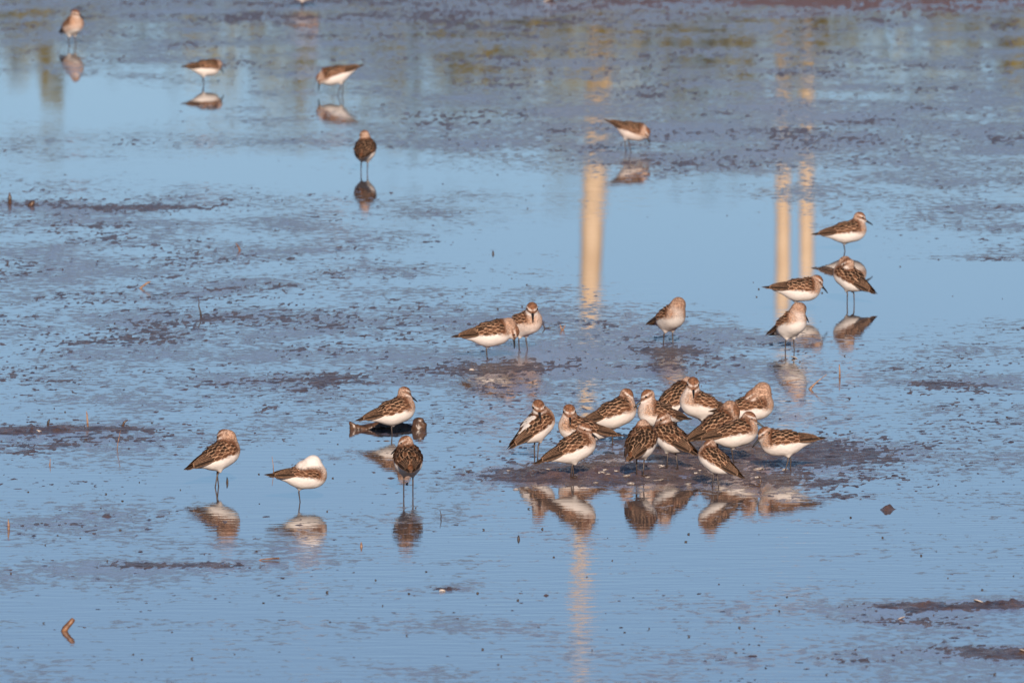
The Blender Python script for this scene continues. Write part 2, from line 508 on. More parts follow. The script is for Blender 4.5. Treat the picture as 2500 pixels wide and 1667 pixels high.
def pole(px, px_top, py_top, w_base, w_top, label, D=150.0):
    # position from where its mirror image lies in the water; the mirrored eye is CAM_H below the surface
    x = (px - 1250.0) / FPX * D
    xt = (px_top - 1250.0) / FPX * D
    h = D * math.tan((py_top - HORIZON) / FPX) - CAM_H
    n = 9
    pts = []; rad = []
    for i in range(n):
        t = i / (n - 1)
        pts.append((x + (xt - x) * t * 1.0 + 0.012 * math.sin(7 * t + px), D, -0.6 + (h + 0.6) * t))
        rad.append((w_base + (w_top - w_base) * t) / FPX * D / 2 * (1 + 0.05 * math.sin(11 * t + px)))
    o = link('wooden_pole', build_mesh('wooden_pole', *merge([tube(pts, rad, 14)])), M_POLE)
    tag(o, label, 'pole', 'bleached poles mirrored in the water')
pole(1540, 1398, 1680, 118, 13, 'tall tapering pale pole whose long broken reflection runs down the middle of the water')
pole(1900, 1912, 775, 40, 34, 'shorter pale pole reflected in the calm pool just left of the flock\'s far right birds')
pole(1985, 1970, 700, 40, 34, 'shortest pale pole, its reflection nearest the bird standing on one leg in the pool')

# ------------------------------------------------------------------ sandpipers
def rot_y(a):       # nose up for positive a
    c, s = math.cos(a), math.sin(a)
    return np.array([[c, 0, -s], [0, 1, 0], [s, 0, c]])

def rot_z(a):
    c, s = math.cos(a), math.sin(a)
    return np.array([[c, -s, 0], [s, c, 0], [0, 0, 1]])

def sd_ell(P, c, r, R=None):
    q = P - np.asarray(c)
    if R is not None: q = q @ R
    r = np.asarray(r)
    k0 = np.sqrt(((q / r) ** 2).sum(-1)) + 1e-9
    k1 = np.sqrt(((q / (r * r)) ** 2).sum(-1)) + 1e-9
    return k0 * (k0 - 1.0) / k1

def sd_cone(P, a, b, ra, rb):
    a = np.asarray(a, float); b = np.asarray(b, float)
    ba = b - a
    t = np.clip(((P - a) @ ba) / (ba @ ba), 0, 1)
    return np.sqrt(((P - a - t[..., None] * ba) ** 2).sum(-1)) - (ra + (rb - ra) * t)

def smin(a, b, k):
    h = np.clip(0.5 + 0.5 * (b - a) / k, 0, 1)
    return b * (1 - h) + a * h - k * h * (1 - h)

def surface_nets(F, org, h):
    ins = F < 0
    nx, ny, nz = F.shape
    cnt = np.zeros((nx - 1, ny - 1, nz - 1), np.int32)
    sl = lambda d, n: slice(d, n - 1 + d)
    for dx in (0, 1):
        for dy in (0, 1):
            for dz in (0, 1):
                cnt += ins[sl(dx, nx), sl(dy, ny), sl(dz, nz)]
    cell = (cnt > 0) & (cnt < 8)
    ci = np.argwhere(cell)
    idx = np.full(cell.shape, -1, np.int64)
    idx[cell] = np.arange(len(ci))
    acc = np.zeros((len(ci), 3)); num = np.zeros(len(ci))
    I, J, K = ci.T
    corners = [(dx, dy, dz) for dx in (0, 1) for dy in (0, 1) for dz in (0, 1)]
    for a in corners:
        for ax in range(3):
            if a[ax]: continue
            b = list(a); b[ax] = 1
            fa = F[I + a[0], J + a[1], K + a[2]]; fb = F[I + b[0], J + b[1], K + b[2]]
            m = (fa < 0) != (fb < 0)
            t = np.where(m, fa / np.where(m, fa - fb, 1), 0)
            pos = np.array(a, float)[None, :].repeat(len(ci), 0)
            pos[:, ax] += t
            acc[m] += pos[m]; num[m] += 1
    V = (ci + acc / num[:, None]) * h + org
    quads = []
    for ax in range(3):
        o1, o2 = [(1, 2), (2, 0), (0, 1)][ax]
        s0 = [slice(None)] * 3; s1 = [slice(None)] * 3
        s0[ax] = slice(0, -1); s1[ax] = slice(1, None)
        ch = ins[tuple(s0)] != ins[tuple(s1)]
        e = np.argwhere(ch)
        e = e[(e[:, o1] > 0) & (e[:, o2] > 0) & (e[:, o1] < F.shape[o1] - 1) & (e[:, o2] < F.shape[o2] - 1)]
        if not len(e): continue
        def g(d1, d2):
            q = e.copy(); q[:, o1] += d1; q[:, o2] += d2
            return idx[q[:, 0], q[:, 1], q[:, 2]]
        q = np.stack([g(-1, -1), g(0, -1), g(0, 0), g(-1, 0)], -1)
        flip = ~ins[e[:, 0], e[:, 1], e[:, 2]]
        q[flip] = q[flip][:, ::-1]
        quads.append(q)
    return V, np.concatenate(quads)

WHITE = np.array([0.75, 0.71, 0.67]); BUFF = np.array([0.50, 0.29, 0.18]); BROWN = np.array([0.205, 0.092, 0.050])
DARK = np.array([0.015, 0.009, 0.006]); EDGE = np.array([0.76, 0.47, 0.30]); GREYB = np.array([0.27, 0.17, 0.115])

FS = np.array([0, .18, .4, .62, .82, .93, 1.0])
FW = np.array([.45, .85, 1.0, .97, .74, .48, .12])
FT = np.array([-1, -.70, 0, .70, 1])
def feathers(base, dirv, nrm, length, width, centre, edge, lift, curl=0.0):
    """a batch of leaf-shaped feathers lying on the surface; all arrays (n,...)"""
    n = len(base)
    if n == 0:
        return np.zeros((0, 3)), np.zeros((0, 4), int), np.zeros((0, 3))
    side = np.cross(nrm, dirv)
    side /= np.linalg.norm(side, axis=1)[:, None] + 1e-9
    S, T = np.meshgrid(FS, FT, indexing='ij')
    W = np.repeat(FW[:, None], len(FT), 1) * T
    L = length[:, None, None]; Wd = width[:, None, None]
    P = (base[:, None, None, :] + dirv[:, None, None, :] * (L * S)[..., None] + side[:, None, None, :] * (Wd * W)[..., None]
         + nrm[:, None, None, :] * (0.0003 + lift[:, None, None] * S - 0.25 * Wd * W * W - curl * L * S * S)[..., None])
    e = ((np.abs(T) > 0.9) | (S > 0.97)).astype(float)
    e = np.maximum(e, 0.10 * (np.abs(T) > 0.5))
    col = centre[:, None, None, :] * (1 - e)[None, ..., None] + edge[:, None, None, :] * e[None, ..., None]
    ns, nt_ = len(FS), len(FT)
    q = np.arange(ns * nt_).reshape(ns, nt_)
    q = np.stack([q[:-1, :-1], q[:-1, 1:], q[1:, 1:], q[1:, :-1]], -1).reshape(-1, 4)
    Q = (q[None] + (np.arange(n) * ns * nt_)[:, None, None]).reshape(-1, 4)
    return P.reshape(-1, 3), Q, col.reshape(-1, 3)

BILLS = {}
def make_bird(px, py, yaw, label, pitch=8.0, head=(.041, 0, .091), hd=None, hp=12.0, bz=0.0, legs=2, mid=None, scale=1.0,
              neck='buff', nfat=1.0, tint=0.0, plump=1.0, tone=1.0, wing_open=0.0, legx=0.0, stagger=.006, split=0.0, white_back=False, seed=None, foot_gap=0.009, bill=0.0235, group=None, tail_up=0.0):
    seed = int(px * 7 + py) if seed is None else seed
    r_ = np.random.default_rng(seed)
    x, y, z = stand(px, py)
    root = empty('sandpiper', (x, y, z), math.radians(yaw), scale)
    tag(root, label, 'sandpiper', group or 'small sandpipers feeding and resting on the mudflat')
    hyaw = math.radians((hd - yaw) if hd is not None else 0.0)
    Rb = rot_y(math.radians(pitch)); piv = np.array([0.0, 0, .052])
    off = np.array([0, 0, bz])
    def to_local(p): return (p - piv) @ Rb.T + piv + off
    # head frame expressed in the body frame: yaw is about the world's vertical, so undo the body pitch
    Rh_world = rot_z(hyaw) @ rot_y(-math.radians(hp))
    Rh = Rb.T @ Rh_world
    hc = np.asarray(head, float)
    pl = plump * 1.09
    def body_sdf(P):
        d = sd_ell(P, (.012, 0, .060), (.041, .0265 * pl, .0240 * pl), rot_y(math.radians(5)))
        d = smin(d, sd_ell(P, (.030, 0, .064), (.022, .0225 * pl, .0225 * pl)), .010)
        d = smin(d, sd_cone(P, (-.004, 0, .0605), (-.052, 0, .0630 + tail_up), .0205 * pl, .0075), .012)
        return d
    def tuft(P):
        t = 1.0
        for s in ((-1, 1) if legs == 2 else (0.3,)):
            t = np.minimum(t, sd_cone(P, (legx - .001 + (stagger * s * .35 if legs == 2 else 0), s * foot_gap, .047), (legx - .002 + (stagger * s * .35 if legs == 2 else 0), s * foot_gap, .032), .0075, .0026))
        return t
    anchor = np.array([.034, 0, .070])
    npts = [anchor] + ([np.asarray(mid, float)] if mid is not None else []) + [hc]
    def neck_sdf(P):
        d = None
        nr_ = np.linspace(.0180, .0116, len(npts)) * nfat
        for i in range(len(npts) - 1):
            c = sd_cone(P, npts[i], npts[i + 1], nr_[i], nr_[i + 1])
            d = c if d is None else smin(d, c, .006)
        return d
    fwd, lat, upv = Rh[:, 0], Rh[:, 1], Rh[:, 2]
    def head_sdf(P):
        d = sd_ell(P, hc, (.0146, .0116, .0124), Rh)
        return smin(d, sd_cone(P, hc + fwd * .004 - upv * .002, hc + fwd * .0175 - upv * .0028, .0085, .0026), .005)
    h = 0.0019
    lo = np.minimum(np.array([-.062, -.036 * max(1, pl), .024]), hc - .024)
    hi = np.maximum(np.array([.062, .036 * max(1, pl), .096]), hc + .024)
    if mid is not None:
        lo = np.minimum(lo, np.asarray(mid) - .024); hi = np.maximum(hi, np.asarray(mid) + .024)
    ax = [np.arange(lo[i], hi[i] + h, h) for i in range(3)]
    P = np.stack(np.meshgrid(*ax, indexing='ij'), -1)
    F = smin(body_sdf(P), tuft(P), .008)
    F = smin(F, neck_sdf(P), .012)
    F = smin(F, head_sdf(P), .006)
    F = F + (vnoise(P[..., 0] * 160, P[..., 1] * 220, P[..., 2] * 220, seed=seed) - 0.5) * 0.0007
    V, Q = surface_nets(F, lo, h)
    # colours by place on the body
    X, Y, Z = V.T
    zc = .061
    phi = np.degrees(np.arctan2(np.abs(Y), Z - zc))
    st = vnoise(X * 260, Y * 520, Z * 520, seed=seed + 1)
    st2 = vnoise(X * 500, Y * 800, Z * 800, seed=seed + 2)
    edge = 92 - 16 * smooth(-.01, -.045, X) + (st - .5) * 10
    dorsal = smooth(edge + 7, edge - 7, phi)[:, None]
    under = (WHITE * (1 - tint) + BUFF * tint) * np.ones((len(V), 1))
    wash = (smooth(.020, .038, X) * smooth(.049, .060, Z))[:, None]
    bre = BUFF * (0.75 + 0.35 * st[:, None])
    bre = bre * (1 - 0.6 * smooth(.6, .8, st2)[:, None]) + DARK * 0.6 * smooth(.6, .8, st2)[:, None]
    side = smooth(.006, .018, np.abs(Y))[:, None]
    wf = wash * (0.50 + 0.42 * side) * (0.6 + 0.6 * st[:, None])
    under = under * (1 - wf) + bre * wf
    back = BROWN * (0.4 + 0.5 * st[:, None])
    dorsal = dorsal * smooth(.047, .036, X)[:, None]
    col = under * (1 - dorsal) + back * dorsal
    if legs:
        tf = smooth(.045, .040, Z)[:, None]
        col = col * (1 - tf) + WHITE * tf
    # head and neck
    dh = head_sdf(V); dn = neck_sdf(V); db = body_sdf(V)
    q = (V - hc) @ Rh
    wn_ = smooth(-.004, .008, db - np.minimum(dn, dh))[:, None]
    wh = smooth(-.003, .004, np.minimum(db, dn + .003) - dh)[:, None]
    if neck == 'white':
        ncol = WHITE * (0.9 + 0.15 * st[:, None])
    else:
        ncol = (BUFF * .85 + WHITE * .15) * (0.5 + 0.75 * st[:, None])
        thr = smooth(.0, .010, (V - hc) @ (Rh_world.T @ np.array([0, 0, 1.0])) * 0 + (q[:, 0]) * 0.8 - q[:, 2] * 0.6 - .006)[:, None]
        ncol = ncol * (1 - 0.75 * thr) + WHITE * 0.75 * thr
        sp = smooth(.58, .75, st2)[:, None]
        ncol = ncol * (1 - 0.65 * sp) + BROWN * 0.65 * sp
    col = col * (1 - wn_) + ncol * wn_
    hcol = (BUFF * .75 + WHITE * .25) * (0.5 + 0.7 * st[:, None])
    spk = smooth(.55, .72, st2)[:, None]
    hcol = hcol * (1 - .5 * spk) + BROWN * .5 * spk
    cap = smooth(.0052, .0080, q[:, 2])[:, None]
    capc = (BROWN * .85 + BUFF * .15) * (0.25 + 1.3 * st2[:, None])
    u_, w_ = q[:, 0], q[:, 2]
    sup = (smooth(.0026, .0038, w_) * smooth(.0070, .0056, w_) * smooth(-.006, .002, u_))[:, None]
    eyel = (smooth(-.0030, -.0014, w_) * smooth(.0030, .0016, w_) * smooth(-.012, -.004, u_))[:, None]
    thr = smooth(-.0015, -.0050, w_)[:, None] * smooth(-.006, .004, u_)[:, None]
    crown_mid = smooth(.004, .0015, np.abs(q[:, 1]))[:, None] * smooth(.006, .012, u_)[:, None]
    hcol = hcol * (1 - thr) + WHITE * thr
    hcol = hcol * (1 - eyel * .85) + (BROWN * .75) * eyel * .85
    hcol = hcol * (1 - cap) + capc * cap
    hcol = hcol * (1 - sup * .6) + WHITE * .95 * sup * .6
    hcol = hcol * (1 - crown_mid * .7) + BROWN * crown_mid * .7
    if neck == 'white':
        hcol = hcol * 0.35 + WHITE * 0.65
    col = col * (1 - wh) + hcol * wh
    col = np.clip(col * (np.array([1, 1, 1]) * (1 + (tone - 1) * 0.5)), 0, .85)
    link('body', build_mesh('body', to_local(V), Q, col), M_PLUM, root)

    # feathers over the back and folded wings
    tones = 0.75 + 0.5 * r_.random(3)
    groups = {'mantle': [], 'wl': [], 'wr': []}
    fx = []
    nrow = 10
    for i in range(nrow):
        xr = .043 - i * .0088
        width_r = .0078 if i < 3 else .0094
        rr = max(.011, .025 * pl * (1 - 0.5 * max(0, -(xr + .01)) / .03))
        dphi = math.degrees(width_r / rr)
        lim = 88 if xr > -.02 else 80
        if xr > .038: lim = 46
        elif xr > .03: lim = 74
        ph = (dphi * 0.5 if i % 2 else 0.0)
        while ph < lim:
            for s in ((-1, 1) if ph > 0.1 else (1,)):
                fx.append((xr + r_.normal() * .0009, s * (ph + r_.normal() * 1.5), i))
            ph += dphi
    fx = np.array(fx)
    ang = np.radians(fx[:, 1])
    axis_z = .060 + np.where(fx[:, 0] < -.004, (-.004 - fx[:, 0]) * 0.05, 0)
    dirs = np.stack([np.zeros_like(ang), np.sin(ang), np.cos(ang)], -1)
    orig = np.stack([fx[:, 0], np.zeros_like(ang), axis_z], -1)
    rs = np.linspace(.05, .002, 90)
    pp = orig[:, None, :] + dirs[:, None, :] * rs[None, :, None]
    d = body_sdf(pp)
    first = np.argmax(d < 0, axis=1)
    surf = pp[np.arange(len(fx)), first]
    e = 2e-4
    nrm = np.stack([body_sdf(surf + np.eye(3)[k] * e) - body_sdf(surf - np.eye(3)[k] * e) for k in range(3)], -1)
    nrm /= np.linalg.norm(nrm, axis=1)[:, None] + 1e-9
    want = np.stack([-np.ones(len(fx)), np.sign(fx[:, 1]) * np.where(np.abs(fx[:, 1]) > 55, -0.04, 0.12), np.where(np.abs(fx[:, 1]) > 55, 0.05, 0.0)], -1)
    want += r_.normal(size=want.shape) * 0.07
    dv = want - (want * nrm).sum(1)[:, None] * nrm
    dv /= np.linalg.norm(dv, axis=1)[:, None]
    surf = surf - dv * .004
    low = smooth(50, 74, np.abs(fx[:, 1]))
    rear = smooth(2, 9, fx[:, 2])
    ln = .0148 + .0060 * rear - .0015 * low + r_.normal(size=len(fx)) * .0006
    wd = .0052 + .0008 * rear - .0009 * low
    cen = DARK * (1 - low)[:, None] + BROWN * 0.45 * low[:, None]
    cen = cen * (0.5 + 0.8 * r_.random((len(fx), 1))) * tone
    greyish = r_.random((len(fx), 1)) < 0.2
    cen = np.where(greyish, BROWN * 0.5, cen)
    edg = EDGE * (0.85 + 0.45 * r_.random((len(fx), 1))) * (0.85 + 0.15 * tone)
    front = smooth(2.5, 0.0, fx[:, 2])[:, None]           # the small mantle feathers are grey-brown
    edg = edg * (1 - 0.35 * front) + GREYB * 0.35 * front
    lift = .0026 + .0012 * r_.random(len(fx))
    sel_m = np.abs(fx[:, 1]) < 20
    sel_l = (~sel_m) & (fx[:, 1] > 0)
    sel_r = (~sel_m) & (fx[:, 1] < 0)
    if white_back:
        edg[sel_m] = WHITE * 0.9; cen[sel_m & (r_.random(len(fx)) < 0.75)] = WHITE * 0.85
    def pick(m): return feathers(surf[m], dv[m], nrm[m], ln[m], wd[m], cen[m], edg[m], lift[m], 0.10)
    # long flight feathers closing over the rump to the wing tip
    def flight(s):
        B = []; D = []; Nn = []; Ls = []; Ws = []; Cc = []; Ee = []
        for k in range(5):                      # tertials
            t = k / 4
            b = np.array([-.020 - .004 * t, s * (.008 + .012 * t) * pl, .0765 - .011 * t * pl])
            tip = np.array([-.062 - .004 * t, s * (.004 + .006 * t + .012 * split), .0680 - .004 * t + tail_up])
            B.append(b); D.append(tip - b); Cc.append(DARK * 1.5 + BROWN * .15 * (k % 2)); Ee.append(EDGE * .48)
            Ws.append(.0044)
        for k in range(6):                      # primaries, the tip of the wing
            t = k / 5
            b = np.array([-.018 - .004 * t, s * (.0188 - .001 * t) * pl, .0665 - .0055 * t])
            tip = np.array([-.083 + .020 * t, s * (.002 + .006 * t + .016 * split), .0640 - .0030 * t + tail_up * 1.2])
            B.append(b); D.append(tip - b); Cc.append(DARK * 1.2 + BROWN * .18 * t); Ee.append(EDGE * (.18 + .24 * t))
            Ws.append(.0030)
        B = np.array(B); D = np.array(D); Ls = np.linalg.norm(D, axis=1); D = D / Ls[:, None]
        out = np.stack([np.zeros(len(B)), np.full(len(B), s * 0.85), np.full(len(B), 0.5)], -1)
        out -= (out * D).sum(1)[:, None] * D
        out /= np.linalg.norm(out, axis=1)[:, None]
        B = B + out * np.linspace(.0012, .0004, len(B))[:, None]
        return feathers(B, D, out, Ls, np.array(Ws), np.array(Cc) * tone, np.array(Ee), np.full(len(B), .0015), 0.03)
    def put(name, lst):
        v = []; qd = []; c = []; o = 0
        for a, b, cc in lst:
            v.append(a); qd.append(b + o); c.append(cc); o += len(a)
        link(name, build_mesh(name, to_local(np.concatenate(v)), np.concatenate(qd), np.concatenate(c)), M_PLUM, root)
    put('mantle', [pick(sel_m)])
    put('wing', [pick(sel_l), flight(1)])
    put('wing', [pick(sel_r), flight(-1)])
    tb = []; td = []; 
    for k in range(7):
        t = (k - 3) / 3
        b = np.array([-.042, t * .004, .0650 + tail_up * .8]); tip = np.array([-.076 + .003 * abs(t), t * (.006 + .010 * split), .0605 + tail_up * 1.3])
        tb.append(b); td.append(tip - b)
    tb = np.array(tb); td = np.array(td); tl = np.linalg.norm(td, axis=1); td /= tl[:, None]
    tn = np.repeat(np.array([[0.05, 0, 1.0]]), 7, 0); tn -= (tn * td).sum(1)[:, None] * td
    put('tail', [feathers(tb, td, tn, tl, np.full(7, .0032), np.repeat(GREYB[None] * .6, 7, 0), np.repeat(EDGE[None] * .7, 7, 0), np.zeros(7), 0.0)])

    # bill, eyes
    b0 = hc + fwd * .0145 - upv * .0028
    pts = [b0 + fwd * bill * t - upv * (.0035 * t * t) * (bill / .0215) for t in (0, .25, .5, .75, 1)]
    v, qd, tt = tube(pts, [.0036, .0029, .0022, .0017, .0009], 8)
    link('bill', build_mesh('bill', to_local(v), [qd, tt]), M_BILL, root)
    for s in (-1, 1):
        ec = hc + fwd * .0064 + lat * s * .0106 + upv * .0020
        th = np.linspace(0, math.pi, 7); ps = np.linspace(0, 2 * math.pi, 10)[:-1]
        ev = np.array([ec + .0026 * (math.sin(a) * math.cos(b) * fwd + math.sin(a) * math.sin(b) * lat + math.cos(a) * upv) for a in th for b in ps])
        eq = np.array([(i * 9 + j, i * 9 + (j + 1) % 9, (i + 1) * 9 + (j + 1) % 9, (i + 1) * 9 + j) for i in range(6) for j in range(9)])
        link('eye', build_mesh('eye', to_local(ev), eq), M_EYE, root)
    # legs: thin shank, backward-pointing ankle, three toes
    for s in ((-1, 1) if legs == 2 else (0.3,)):
        sg = stagger * s if legs == 2 else 0.0
        hip = to_local(np.array([legx - .0015 + sg * .35, s * foot_gap, .036]))
        ft = np.array([legx + sg + r_.uniform(-.003, .005), s * foot_gap + r_.uniform(-.0015, .0015), -.010 if z < .0008 else -.0015])
        ank = hip * 0.62 + ft * 0.38 + np.array([-.0035, 0, .002])
        ank = hip + (ank - hip) * .75
        parts = [tube([hip, ank, ft + (ank - ft) * .5, ft], [.0016, .0017, .00125, .0013], 7)]
        for a in (-.6, 0, .6):
            tip = ft + np.array([math.cos(a) * .014, math.sin(a) * .014, .0022])
            parts.append(tube([ft + np.array([0, 0, .003]), tip], [.0012, .0006], 5))
        v, f = merge(parts)
        link('leg', build_mesh('leg', v, f), M_LEG, root)
    return root

PREEN_BACK = dict(head=(.020, -.012, .096), mid=(.040, -.006, .090))
BIRDS = [
  # far birds
  dict(tint=.6, px=175, py=111, yaw=-62, hd=-40, pitch=18, bz=-.004, label='blurred sandpiper at far upper left, pale breast towards the viewer'),
  dict(px=498, py=207, yaw=24, scale=.90, pitch=-2, head=(.050, 0, .074), hp=48, bz=-.006, label='blurred sandpiper stooping rightward above an olive reflection, second from the upper left'),
  dict(px=828, py=232, yaw=180, pitch=-18, head=(.052, 0, .066), hp=70, bz=.000, label='blurred sandpiper probing leftward with its white tail end raised'),
  dict(px=738, py=20, yaw=10, pitch=6, bz=-.012, label='sandpiper cut off by the top edge, only white belly and legs showing'),
  dict(px=890, py=419, yaw=82, hd=112, pitch=12, bz=-.006, head=(.037, .004, .096), label='sandpiper seen from behind alone in the far left pool'),
  dict(tint=.2, px=1535, py=373, yaw=-18, scale=.93, pitch=-14, head=(.050, 0, .068), hp=62, bz=.006, tail_up=.006, label='blurred sandpiper probing rightward with tail cocked, above the tall pole\'s reflection'),
  # birds round the calm pool
  dict(px=2062, py=613, yaw=4, pitch=6, bz=-.014, legs=1, head=(.042, 0, .094), hp=22, tone=1.05, label='upright sandpiper on one leg facing right in the calm pool'),
  dict(px=1945, py=764, yaw=4, pitch=-2, bz=-.006, legs=1, head=(.047, 0, .083), hp=40, label='sandpiper with lowered bill behind the preening one at the pool edge, facing right'),
  dict(px=2078, py=741, yaw=138, pitch=24, bz=-.004, head=(.020, .008, .093), hd=150, hp=25, mid=(.036, 0, .088), label='sandpiper turned away with wing tips to the right, sharply mirrored in the pool'),
  dict(px=1927, py=857, yaw=-58, pitch=20, bz=-.004, head=(.034, .018, .092), hd=20, hp=48, mid=(.042, .006, .088), split=.6, label='preening sandpiper facing the viewer, ruffled white breast, below the pool'),
  dict(px=1632, py=841, yaw=-62, pitch=14, bz=-.003, head=(.026, .014, .088), hd=60, hp=40, mid=(.042, .008, .087), nfat=1.05, tone=.6, split=.8, label='preening sandpiper with its head twisted over its wing, standing alone mid-picture'),
  dict(px=1190, py=877, yaw=8, pitch=6, bz=-.004, legs=1, head=(.060, -.004, .060), hd=-10, hp=78, mid=(.052, 0, .076), plump=1.06, label='sandpiper bowing its head to preen its breast, left of the pair'),
  dict(tint=.35, px=1275, py=853, yaw=-42, hd=-84, pitch=12, bz=-.004, head=(.050, -.012, .091), hp=36, label='sandpiper looking at the viewer with bill down, right of the pair'),
  # the flock on the mud bank
  dict(px=1307, py=1122, yaw=42, hd=-78, pitch=30, bz=.004, head=(.030, -.006, .099), hp=38, white_back=True, label='leftmost sandpiper of the flock, face turned back, white streak along its back'),
  dict(px=1425, py=1120, yaw=192, hd=-84, pitch=10, bz=-.002, head=(.040, .004, .097), hp=36, split=1.0, label='sandpiper facing the viewer with spread wing tips, behind the flock\'s front left bird'),
  dict(px=1495, py=1085, yaw=10, pitch=17, bz=.002, legs=1, head=(.044, 0, .091), hd=-20, hp=40, plump=1.08, label='large sandpiper with scaly back and tail to the left, head touching its neighbour\'s bill'),
  dict(px=1612, py=1092, yaw=218, hd=196, pitch=10, bz=.006, head=(.042, 0, .097), hp=30, label='pale-breasted sandpiper facing left, dark bill against its neighbour\'s throat'),
  dict(px=1397, py=1171, yaw=14, hd=-28, pitch=22, bz=-.004, head=(.041, -.004, .089), hp=20, plump=1.05, label='front left sandpiper of the flock, scaly brown back, wing tips drooping left'),
  dict(px=1563, py=1157, yaw=70, hd=105, pitch=22, bz=.002, head=(.037, .002, .086), hp=40, plump=1.05, label='sandpiper with its scaly back square to the viewer in the flock\'s front row'),
  dict(px=1641, py=1141, yaw=132, hd=186, pitch=22, bz=-.002, head=(.037, .006, .091), hp=30, label='dark-backed sandpiper looking left, standing just right of the one seen from behind'),
  dict(px=1648, py=1052, yaw=35, pitch=24, bz=.002, head=(.050, 0, .080), hp=60, plump=1.1, label='rearmost sandpiper of the flock, only its rounded scaly back showing'),
  dict(px=1716, py=1066, yaw=208, hd=-88, pitch=14, bz=.004, head=(.040, .006, .102), hp=38, plump=1.05, label='sandpiper at the back of the flock staring at the viewer, white throat'),
  dict(px=1825, py=1070, yaw=8, pitch=6, bz=.002, head=(.012, -.012, .086), hd=185, hp=35, mid=(.036, -.004, .095), nfat=1.15, label='sandpiper at the back right of the flock with its head curled over its back'),
  dict(px=1748, py=1115, yaw=14, pitch=26, bz=.000, head=(.050, -.008, .074), hd=-30, hp=75, mid=(.048, 0, .082), tone=.75, label='dark hunched sandpiper in the middle of the flock, head hidden'),
  dict(px=1788, py=1130, yaw=8, hd=-12, pitch=10, bz=-.002, legs=1, head=(.042, 0, .088), hp=22, label='sandpiper on one leg with white front facing right in the flock'),
  dict(px=1749, py=1190, yaw=148, hd=170, pitch=28, bz=.000, legs=2, foot_gap=.004, scale=.86, head=(.038, 0, .085), hp=45, label='smallest and nearest sandpiper of the flock, head low to the left'),
  dict(px=1922, py=1149, yaw=188, hd=192, pitch=-4, bz=-.002, head=(.045, 0, .083), hp=38, label='rightmost sandpiper of the flock, stooping left with tail raised'),
  # left foreground
  dict(px=957, py=1063, yaw=14, scale=.96, hd=28, pitch=14, bz=-.010, legs=1, head=(.040, 0, .096), hp=24, plump=1.04, label='sandpiper standing in front of the driftwood log'),
  dict(px=531, py=1188, yaw=36, pitch=18, bz=.000, head=(.034, .006, .094), hd=140, hp=35, mid=(.040, 0, .088), foot_gap=.009, stagger=.011, label='leftmost foreground sandpiper, head turned back to preen'),
  dict(px=735, py=1225, yaw=14, scale=.9, pitch=-4, bz=-.004, legs=1, head=(.000, -.008, .082), hd=170, hp=50, mid=(.024, -.002, .091), nfat=1.2, neck='white', split=.7, tail_up=-.004, label='foreground sandpiper with a white arched neck and its head buried in its back'),
  dict(px=997, py=1206, yaw=94, hd=172, pitch=12, bz=.004, head=(.037, .004, .092), hp=30, label='foreground sandpiper seen from behind, bill to the left, below the log'),
]
for b in BIRDS:
    make_bird(**b)

# ------------------------------------------------------------------ driftwood, sticks, reeds, shells
def sd_mesh(name, fn, lo, hi, h, seed, amp):
    ax = [np.arange(lo[i], hi[i] + h, h) for i in range(3)]
    P = np.stack(np.meshgrid(*ax, indexing='ij'), -1)
    F = fn(P) + (vnoise(P[..., 0] * 60, P[..., 1] * 60, P[..., 2] * 90, seed=seed) - .5) * amp + (vnoise(P[..., 0] * 170, P[..., 1] * 170, P[..., 2] * 170, seed=seed + 1) - .5) * amp * .5
    V, Q = surface_nets(F, np.array(lo), h)
    return build_mesh(name, V, Q)

lx, ly = ground(948, 1052)
def log_sdf(P):
    d = sd_cone(P, (-.070, .0, .002), (.015, .01, .003), .0095, .012)
    d = smin(d, sd_cone(P, (.010, .01, .002), (.055, .005, .002), .012, .009), .008)
    d = smin(d, sd_ell(P, (.066, .0, .006), (.017, .018, .017)), .006)
    d = smin(d, sd_cone(P, (-.068, 0, .006), (-.080, -.004, .013), .008, .0045), .005)
    d = smin(d, sd_cone(P, (-.075, 0, .004), (-.068, -.006, -.008), .006, .008), .005)
    return d
lo_ = link('driftwood_log', sd_mesh('driftwood_log', log_sdf, (-.10, -.03, -.02), (.10, .04, .045), .0022, 5, .009), M_WOOD)
lo_.location = (lx, ly + .05, 0.0)
tag(lo_, 'wet brown driftwood log with a knobbly right end behind a sandpiper', 'log')

def stick(name, px, py, pts_px, rad_px, label, cat, mat, depth=0.0, n=7, extra=None):
    """pts_px: offsets (right, up) in photo pixels from the foot, turned into metres at that distance"""
    x, y, z = stand(px, py)
    s = math.hypot(y, CAM_H) / FPX
    paths = [pts_px] + (extra or [])
    parts = []
    for k, pth in enumerate(paths):
        P3 = [(u * s, depth * i * s * 3, v * s - (0.006 if (i == 0 and k == 0) else 0)) for i, (u, v) in enumerate(pth)]
        rr = np.array(rad_px if k == 0 else np.linspace(rad_px[0] * .7, rad_px[-1] * .6, len(pth))) * s
        if len(rr) != len(pth): rr = np.linspace(rr[0], rr[-1], len(pth))
        parts.append(tube(P3, rr, n))
    v, f = merge(parts)
    o = link(name, build_mesh(name, v, f), mat)
    o.location = (x, y, z)
    return tag(o, label, cat)

